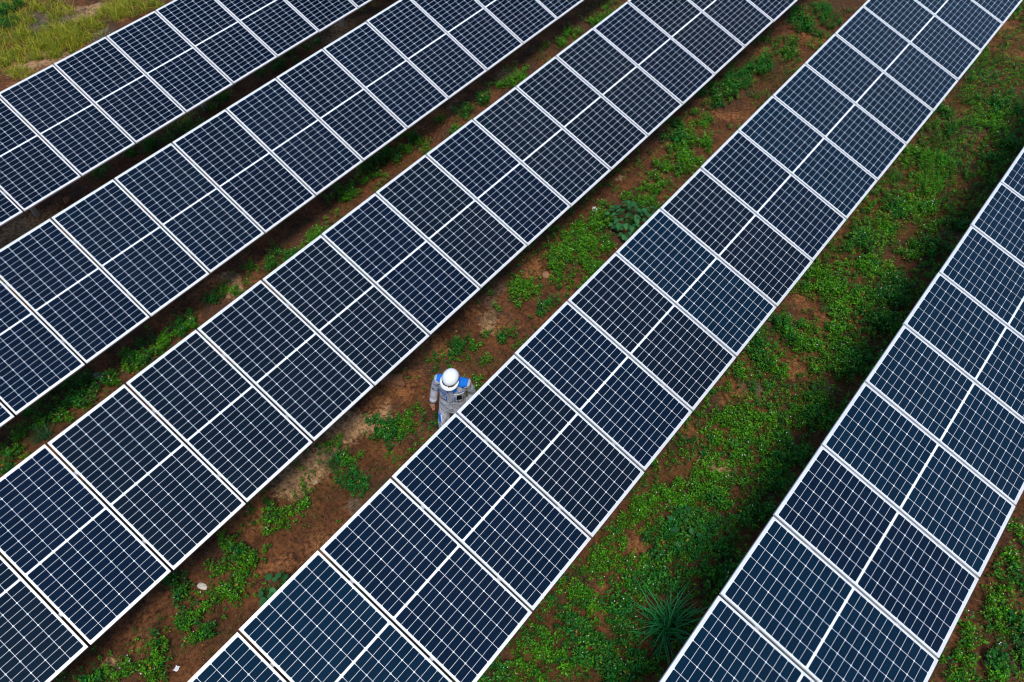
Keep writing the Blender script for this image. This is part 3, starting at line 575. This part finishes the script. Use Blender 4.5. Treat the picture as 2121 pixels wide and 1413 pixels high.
# ------------------------------------------------------------------ the worker
def tube(bm, pts, rad, seg=14, flat=None):
    """closed tube along pts with radii; flat = (sx, sy) squash in world x / y"""
    pts = [Vector(p) for p in pts]; rings = []
    for i, p in enumerate(pts):
        d = (pts[min(i + 1, len(pts) - 1)] - pts[max(i - 1, 0)]).normalized()
        a = d.orthogonal().normalized() if abs(d.z) < .9 else Vector((1, 0, 0)) - d * d.x
        a.normalize(); b = d.cross(a)
        rr = rad[i] if isinstance(rad[i], tuple) else (rad[i], rad[i])
        rings.append([bm.verts.new(p + a * rr[0] * math.cos(2 * math.pi * k / seg) + b * rr[1] * math.sin(2 * math.pi * k / seg)) for k in range(seg)])
    for A, B in zip(rings, rings[1:]):
        for k in range(seg): bm.faces.new((A[k], A[(k + 1) % seg], B[(k + 1) % seg], B[k]))
    bm.faces.new(rings[0][::-1]); bm.faces.new(rings[-1])
def ball(bm, c, r):
    bmesh.ops.create_icosphere(bm, subdivisions=3, radius=1, matrix=Matrix.Translation(c) @ Matrix.Diagonal((*r, 1)))
def fuse(name, bm, voxel, it=4):
    bmesh.ops.recalc_face_normals(bm, faces=bm.faces[:])
    me = bpy.data.meshes.new(name); bm.to_mesh(me); bm.free(); o = bpy.data.objects.new(name, me); COL.objects.link(o)
    r = o.modifiers.new('r', 'REMESH'); r.mode = 'VOXEL'; r.voxel_size = voxel
    s = o.modifiers.new('s', 'SMOOTH'); s.iterations = it; s.factor = .5
    dg = bpy.context.evaluated_depsgraph_get(); out = bpy.data.meshes.new_from_object(o.evaluated_get(dg)); out.name = name
    bpy.data.objects.remove(o); return out

M['skin'] = plain('skin', (.42, .19, .11), .55, .1, 40)
def cloth(name, col, fold=1.0):
    t = NT(name); f = t.noise(14, 5); wv = t.noise(260, 2); tc = t.n('TexCoord')
    nz = t.n('TexNoise', i_Scale=9, i_Detail=3, i_Distortion=1.2); mp = t.n('Mapping'); mp.inputs['Scale'].default_value = (1, 1, .45); t.l(tc.outputs['Object'], mp.inputs[0]); t.l(mp.outputs[0], nz.inputs['Vector'])
    t.set(Base_Color=t.ramp(f, [(.3, tuple(c * .88 for c in col)), (.7, tuple(min(1, c * 1.08) for c in col))]), Roughness=.85, Specular_IOR_Level=.15)
    h = t.math('ADD', t.math('MULTIPLY', nz.outputs['Fac'], fold), t.math('MULTIPLY', wv, .03)); t.bump(h, .9, .06); return t.m
M['grey_cloth'] = cloth('grey_cloth', (.43, .44, .49)); M['blue_cloth'] = cloth('blue_cloth', (.012, .17, .66), .3); M['pale_cloth'] = cloth('pale_cloth', (.85, .86, .88), .2)
M['helmet'] = plain('helmet_plastic', (.80, .81, .82), .32, .03, 10, Coat_Weight=.4)
M['goggle'] = plain('goggle_olive', (.035, .036, .014), .4, .3, 30); M['boot'] = plain('boot_leather', (.03, .022, .017), .5, .3, 30)
M['hair'] = plain('black_hair', (.012, .010, .009), .6, .3, 60); M['black'] = plain('phone_black', (.010, .011, .014), .15, .1, 10)

PX, PY = 9.76, -7.205
pz = float(ground_z(PX, PY))
per = empty('person', (PX, PY, pz)); per.rotation_euler = (0, math.radians(5), math.radians(30))
per.scale = (.9, .9, .9); tag(per, 'worker in grey and blue coveralls and white helmet walking between the panel rows', 'person')
gl = lambda lx, ly: 0.0
# joints (local: x = his left, -y = the way he faces)
SHR, ELR, WRR = (-.205, .0, 1.395), (-.262, .015, 1.14), (-.280, -.075, .90)
SHL, ELL, WRL = (.205, .01, 1.385), (.265, .06, 1.12), (.25, -.02, .90)
HIPR, KNR, ANR = (-.10, 0, .90), (-.125, -.13, .50), (-.12, -.09, .09)
HIPL, KNL, ANL = (.10, .02, .90), (.11, .02, .50), (.105, .17, .10)
HEAD = Vector((-.005, -.095, 1.555))
bm = bmesh.new()
tube(bm, [(0, .01, .86), (0, .01, .98), (0, 0, 1.15), (0, -.005, 1.30), (0, .0, 1.40), (0, 0, 1.455)], [(.15, .10), (.155, .105), (.14, .10), (.165, .11), (.15, .095), (.07, .06)], 20)
tube(bm, [(0, 0, 1.42), (-.004, -.03, 1.48), (-.008, -.05, 1.54)], [.062, .058, .056])
ball(bm, HEAD, (.076, .096, .112)); ball(bm, HEAD + Vector((0, -.055, -.055)), (.052, .052, .058))
ball(bm, HEAD + Vector((0, -.105, -.022)), (.014, .022, .022)); ball(bm, HEAD + Vector((0, -.098, -.066)), (.024, .012, .009))
for s in (-1, 1): ball(bm, HEAD + Vector((s * .076, .012, -.005)), (.012, .022, .032)); ball(bm, HEAD + Vector((s * .03, -.088, .008)), (.014, .012, .009))
for S, E, W_ in ((SHR, ELR, WRR), (SHL, ELL, WRL)):
    tube(bm, [(S[0] * .55, S[1], S[2] - .01), S, E, W_], [.06, .055, .043, .031])
for A, K, N in ((HIPR, KNR, ANR), (HIPL, KNL, ANL)):
    tube(bm, [(A[0] * .9, A[1], A[2] + .06), A, ((A[0] + K[0]) / 2, (A[1] + K[1]) / 2, .70), K, ((K[0] + N[0]) / 2, (K[1] + N[1]) / 2 + .02, .33), N], [.08, .085, .075, .055, .052, .038])
    tube(bm, [(N[0], N[1] + .05, .055), (N[0], N[1] - .05, .06), (N[0], N[1] - .15, .045)], [(.035, .04), (.04, .045), (.035, .03)])
def hand(bm, wr, dirn, side, curl):
    d = Vector(dirn).normalized(); f = Vector((0, -1, 0)); f = (f - d * f.dot(d)).normalized(); o_ = d.cross(f).normalized() * side   # d down the hand, f towards thumb, o_ back of hand
    w_ = Vector(wr)
    tube(bm, [w_ - d * .02, w_ + d * .03, w_ + d * .085], [(.026, .022), (.034, .018), (.040, .016)])
    for i, ln in enumerate((.068, .076, .070, .055)):
        b = w_ + d * .078 + f * (.031 - .0205 * i); p = [b]; ang = .15
        for sg in (.42, .33, .25):
            p.append(p[-1] + (d * math.cos(ang) - o_ * math.sin(ang)) * ln * sg); ang += curl
        tube(bm, p, [.0095, .0092, .0085, .007], 8)
    b = w_ + d * .03 + f * .028; p = [b, b + d * .028 + f * .026, b + d * .056 + f * .030 - o_ * .012, b + d * .078 + f * .026 - o_ * .022]; tube(bm, p, [.012, .0115, .010, .008], 8)
hand(bm, WRR, (-.05, -.22, -1), 1, .65); hand(bm, WRL, (0, -.2, -1), -1, .6)
body = link('body', fuse('body', bm, .0055, 2), M['skin'], per, True)

bm = bmesh.new()
tube(bm, [(0, .005, .80), (0, .005, .90), (0, .0, 1.05), (0, -.005, 1.20), (0, -.005, 1.31), (0, .0, 1.385), (0, .005, 1.43), (0, -.002, 1.462)],
     [(.208, .155), (.204, .150), (.190, .138), (.190, .138), (.198, .132), (.175, .110), (.118, .085), (.080, .075)], 28)
for S, E, W_ in ((SHR, ELR, WRR), (SHL, ELL, WRL)):
    S, E, W_ = Vector(S), Vector(E), Vector(W_)
    tube(bm, [Vector((S.x * .5, S.y, S.z - .015)), S + Vector((0, 0, -.005)), S.lerp(E, .5), E, E.lerp(W_, .55), W_.lerp(E, .06)], [.080, .076, .064, .057, .053, .047], 16)
jk_me = fuse('jacket', bm, .008, 3)
jk = link('jacket', jk_me, M['grey_cloth'], per, True); tag(jk, 'light grey work jacket with blue shoulder panels')
bm = bmesh.new()
tube(bm, [(0, .01, .78), (0, .01, .97)], [(.172, .118), (.168, .115)], 20)
for A, K, N in ((HIPR, KNR, ANR), (HIPL, KNL, ANL)):
    A, K, N = Vector(A), Vector(K), Vector(N); tube(bm, [A + Vector((0, 0, .02)), A.lerp(K, .5), K, K.lerp(N, .5), N + Vector((0, .005, 0))], [.098, .092, .080, .080, .080], 16)
tr_me = fuse('trousers', bm, .008, 3); tr = link('trousers', tr_me, M['grey_cloth'], per, True)
for N in (ANR, ANL):
    bm = bmesh.new(); tube(bm, [(N[0], N[1] + .02, .13), (N[0], N[1] + .02, .05)], [.056, .058]); tube(bm, [(N[0], N[1] + .085, .045), (N[0], N[1] + .02, .055), (N[0], N[1] - .08, .055), (N[0], N[1] - .19, .035)], [(.04, .045), (.05, .055), (.052, .052), (.036, .032)])
    o = link('boot', fuse('boot', bm, .007, 2), M['boot'], per, True); o.location.z = -.003 if N is ANR else 0
def bvh(me): return BVHTree.FromPolygons([v.co[:] for v in me.vertices], [p.vertices[:] for p in me.polygons])
JB, TB = bvh(jk_me), bvh(tr_me)
def patch(name, quad, mat, parent, tree, off=.004, top=False, n=10, th=.004):
    """cloth piece laid on the garment: quad = 4 corners in (x,z) seen from the front or (x,y) seen from above"""
    V, F = [], []
    for layer in (off, off - th):
        for i in range(n + 1):
            for j in range(n + 1):
                a, b = i / n, j / n; q = [Vector(c) for c in quad]
                p = q[0].lerp(q[1], a).lerp(q[3].lerp(q[2], a), b)
                if top: hit, nn, _, _ = tree.ray_cast(Vector((p.x, p.y, 2)), Vector((0, 0, -1)))
                else: hit, nn, _, _ = tree.ray_cast(Vector((p.x, -1, p.y)), Vector((0, 1, 0)))
                if hit is None: hit, nn, _, _ = tree.find_nearest(Vector((p.x, p.y, 1.4)) if top else Vector((p.x, -.1, p.y)))
                V.append(tuple(hit + nn * layer))
    k = (n + 1); S = k * k
    for i in range(n):
        for j in range(n):
            q = [i * k + j, (i + 1) * k + j, (i + 1) * k + j + 1, i * k + j + 1]; F.append(q); F.append([S + c for c in reversed(q)])
    ring = [i * k for i in range(k)] + [n * k + j for j in range(1, k)] + [i * k + n for i in range(n - 1, -1, -1)] + [j for j in range(n - 1, 0, -1)]
    for a, b in zip(ring, ring[1:] + ring[:1]): F.append([b, a, S + a, S + b])
    me = bpy.data.meshes.new(name); me.from_pydata(V, [], F); bm = bmesh.new(); bm.from_mesh(me); bmesh.ops.recalc_face_normals(bm, faces=bm.faces[:]); bm.to_mesh(me); bm.free()
    return link(name, me, mat, parent, True)
for s in (-1, 1):
    patch('shoulder_panel', [(s * .075, -.085), (s * .215, -.055), (s * .22, .06), (s * .075, .09)], M['blue_cloth'], jk, JB, .005, True, 14)
    patch('collar', [(s * .02, 1.455), (s * .075, 1.44), (s * .085, 1.345), (s * .035, 1.30)], M['blue_cloth'], jk, JB, .008)
patch('placket', [(-.022, 1.36), (.022, 1.36), (.022, .83), (-.022, .83)], M['grey_cloth'], jk, JB, .007, n=14)
for s in (-1, 1):
    pk = patch('chest_pocket', [(s * .055, 1.235), (s * .165, 1.235), (s * .160, 1.095), (s * .058, 1.095)], M['grey_cloth'], jk, JB, .009)
    patch('pocket_trim', [(s * .050, 1.23), (s * .066, 1.22), (s * .063, 1.11), (s * .052, 1.115)], M['blue_cloth'], jk, JB, .012)
patch('pocket_flap', [(-.175, 1.275), (-.065, 1.255), (-.062, 1.235), (-.175, 1.25)], M['blue_cloth'], jk, JB, .013)
patch('reflective_strip', [(.045, 1.285), (.175, 1.290), (.175, 1.265), (.045, 1.262)], M['pale_cloth'], jk, JB, .010)
lt = [(.105, .118), (.121, .127), (.130, .138), (.141, .150), (.153, .158), (.161, .170)]
for i, (a, b) in enumerate(lt): patch('name_stitching', [(a, 1.306), (b, 1.307), (b, 1.296), (a, 1.295)], M['blue_cloth'], jk, JB, .006, n=2, th=.003)
patch('hem_band', [(-.16, .845), (.16, .845), (.16, .812), (-.16, .812)], M['grey_cloth'], jk, JB, .008, n=12)
patch('thigh_patch', [(-.20, .70), (-.155, .71), (-.135, .57), (-.17, .58)], M['blue_cloth'], tr, TB, .007)
patch('thigh_trim', [(-.152, .71), (-.140, .71), (-.120, .57), (-.132, .57)], M['pale_cloth'], tr, TB, .006)
for W_, E in ((WRR, ELR), (WRL, ELL)):
    W_, E = Vector(W_), Vector(E); bm = bmesh.new(); tube(bm, [W_.lerp(E, .05), W_.lerp(E, .30)], [.050, .055], 18); link('cuff', bm_mesh('cuff', bm), M['grey_cloth'], jk, True)
# phone in the chest pocket
hit, nn, _, _ = JB.ray_cast(Vector((.113, -1, 1.235)), Vector((0, 1, 0)))
bm = bmesh.new(); add_box(bm, (-.036, -.005, -.07), (.036, .005, .022)); ph = link('mobile_phone', bm_mesh('mobile_phone', bm, .003), M['black'])
PM = Matrix.Translation((PX, PY, pz)) @ per.rotation_euler.to_matrix().to_4x4() @ Matrix.Scale(.9, 4)
ph.matrix_world = PM @ Matrix.Translation(hit + nn * .0165) @ Matrix.Rotation(-math.atan2(nn.x, -nn.y) * -1, 4, 'Z'); tag(ph, 'black mobile phone poking out of the worker\'s chest pocket', 'phone')
# helmet, tilted forward with the head
hm = Matrix.Translation(HEAD + Vector((0, .012, .045))) @ Matrix.Rotation(math.radians(-9), 4, 'Z') @ Matrix.Rotation(math.radians(20), 4, 'X')
hr = empty('helmet', parent=per); hr.matrix_local = hm @ Matrix.Scale(.93, 4); tag(hr, 'white hard hat with goggles strapped round its front')
bm = bmesh.new(); NS, NR = 48, 14; rings = []
def hel(th, ph_, o_=0):
    a, b, c = .124 + o_, .140 + o_, .112 + o_
    x, y, z = a * math.sin(th) * math.cos(ph_), b * math.sin(th) * math.sin(ph_), c * math.cos(th)
    rg = max(0, 1 - abs(abs(x) - 0) / .022) * .007 + max(0, 1 - abs(abs(x) - .045) / .014) * .004
    z += rg * max(0, math.cos(th)) ** .5
    return Vector((x, y, z))
top = bm.verts.new(hel(0, 0)); prev = None
for i in range(1, NR + 1):
    th = math.pi / 2 * i / NR; ring = [bm.verts.new(hel(th, 2 * math.pi * k / NS)) for k in range(NS)]
    for k in range(NS):
        if prev: bm.faces.new((prev[k], ring[k], ring[(k + 1) % NS], prev[(k + 1) % NS]))
        else: bm.faces.new((top, ring[k], ring[(k + 1) % NS]))
    prev = ring
for drop, ext in ((.010, .004), (.016, .0)):     # skirt
    ring = [bm.verts.new(hel(math.pi / 2, 2 * math.pi * k / NS, ext) + Vector((0, 0, -drop))) for k in range(NS)]
    for k in range(NS): bm.faces.new((prev[k], ring[k], ring[(k + 1) % NS], prev[(k + 1) % NS]))
    prev = ring
me = bm_mesh('shell', bm); o = link('shell', me, M['helmet'], hr, True); md = o.modifiers.new('t', 'SOLIDIFY'); md.thickness = .003
bm = bmesh.new(); A, B = [], []
for k in range(33):
    f = k / 32; ph_ = math.pi * (1.02 + .96 * f); ext = .058 * math.sin(math.pi * f) ** .8 + .006
    p = hel(math.pi / 2, ph_, .002); q = hel(math.pi / 2, ph_, ext)
    A.append(bm.verts.new(p + Vector((0, 0, -.010)))); B.append(bm.verts.new(Vector((q.x * .98, q.y, -.010 - .014 * math.sin(math.pi * f)))))
for k in range(32): bm.faces.new((A[k], B[k], B[k + 1], A[k + 1]))
me = bm_mesh('peak', bm); o = link('peak', me, M['helmet'], hr, True); md = o.modifiers.new('t', 'SOLIDIFY'); md.thickness = .004; md.offset = 0
bm = bmesh.new(); R1, R2, R3, R4 = [], [], [], []
for k in range(41):
    f = k / 40; ph_ = math.pi * (.88 + 1.24 * f); w_ = .017 + .018 * max(0, 1 - abs(abs(f - .5) - .13) / .11); pr = .005 + .010 * max(0, 1 - abs(abs(f - .5) - .13) / .12)
    zc = .017
    for L_, dz, ex_ in ((R1, -w_ * .5, .0), (R2, -w_ * .5, pr), (R3, w_ * .5, pr), (R4, w_ * .5, .0)):
        th = math.acos(max(-1, min(1, (zc + dz) / .112))); L_.append(bm.verts.new(hel(th, ph_, ex_)))
for k in range(40):
    for a, b in ((R1, R2), (R2, R3), (R3, R4)): bm.faces.new((a[k], a[k + 1], b[k + 1], b[k]))
link('goggles', bm_mesh('goggles', bm), M['goggle'], hr, True)
# hair below the helmet at the nape
bm = bmesh.new(); ball(bm, HEAD + Vector((0, .03, -.005)), (.079, .078, .085)); hb = fuse('hair', bm, .008, 2); link('hair', hb, M['hair'], per, True)
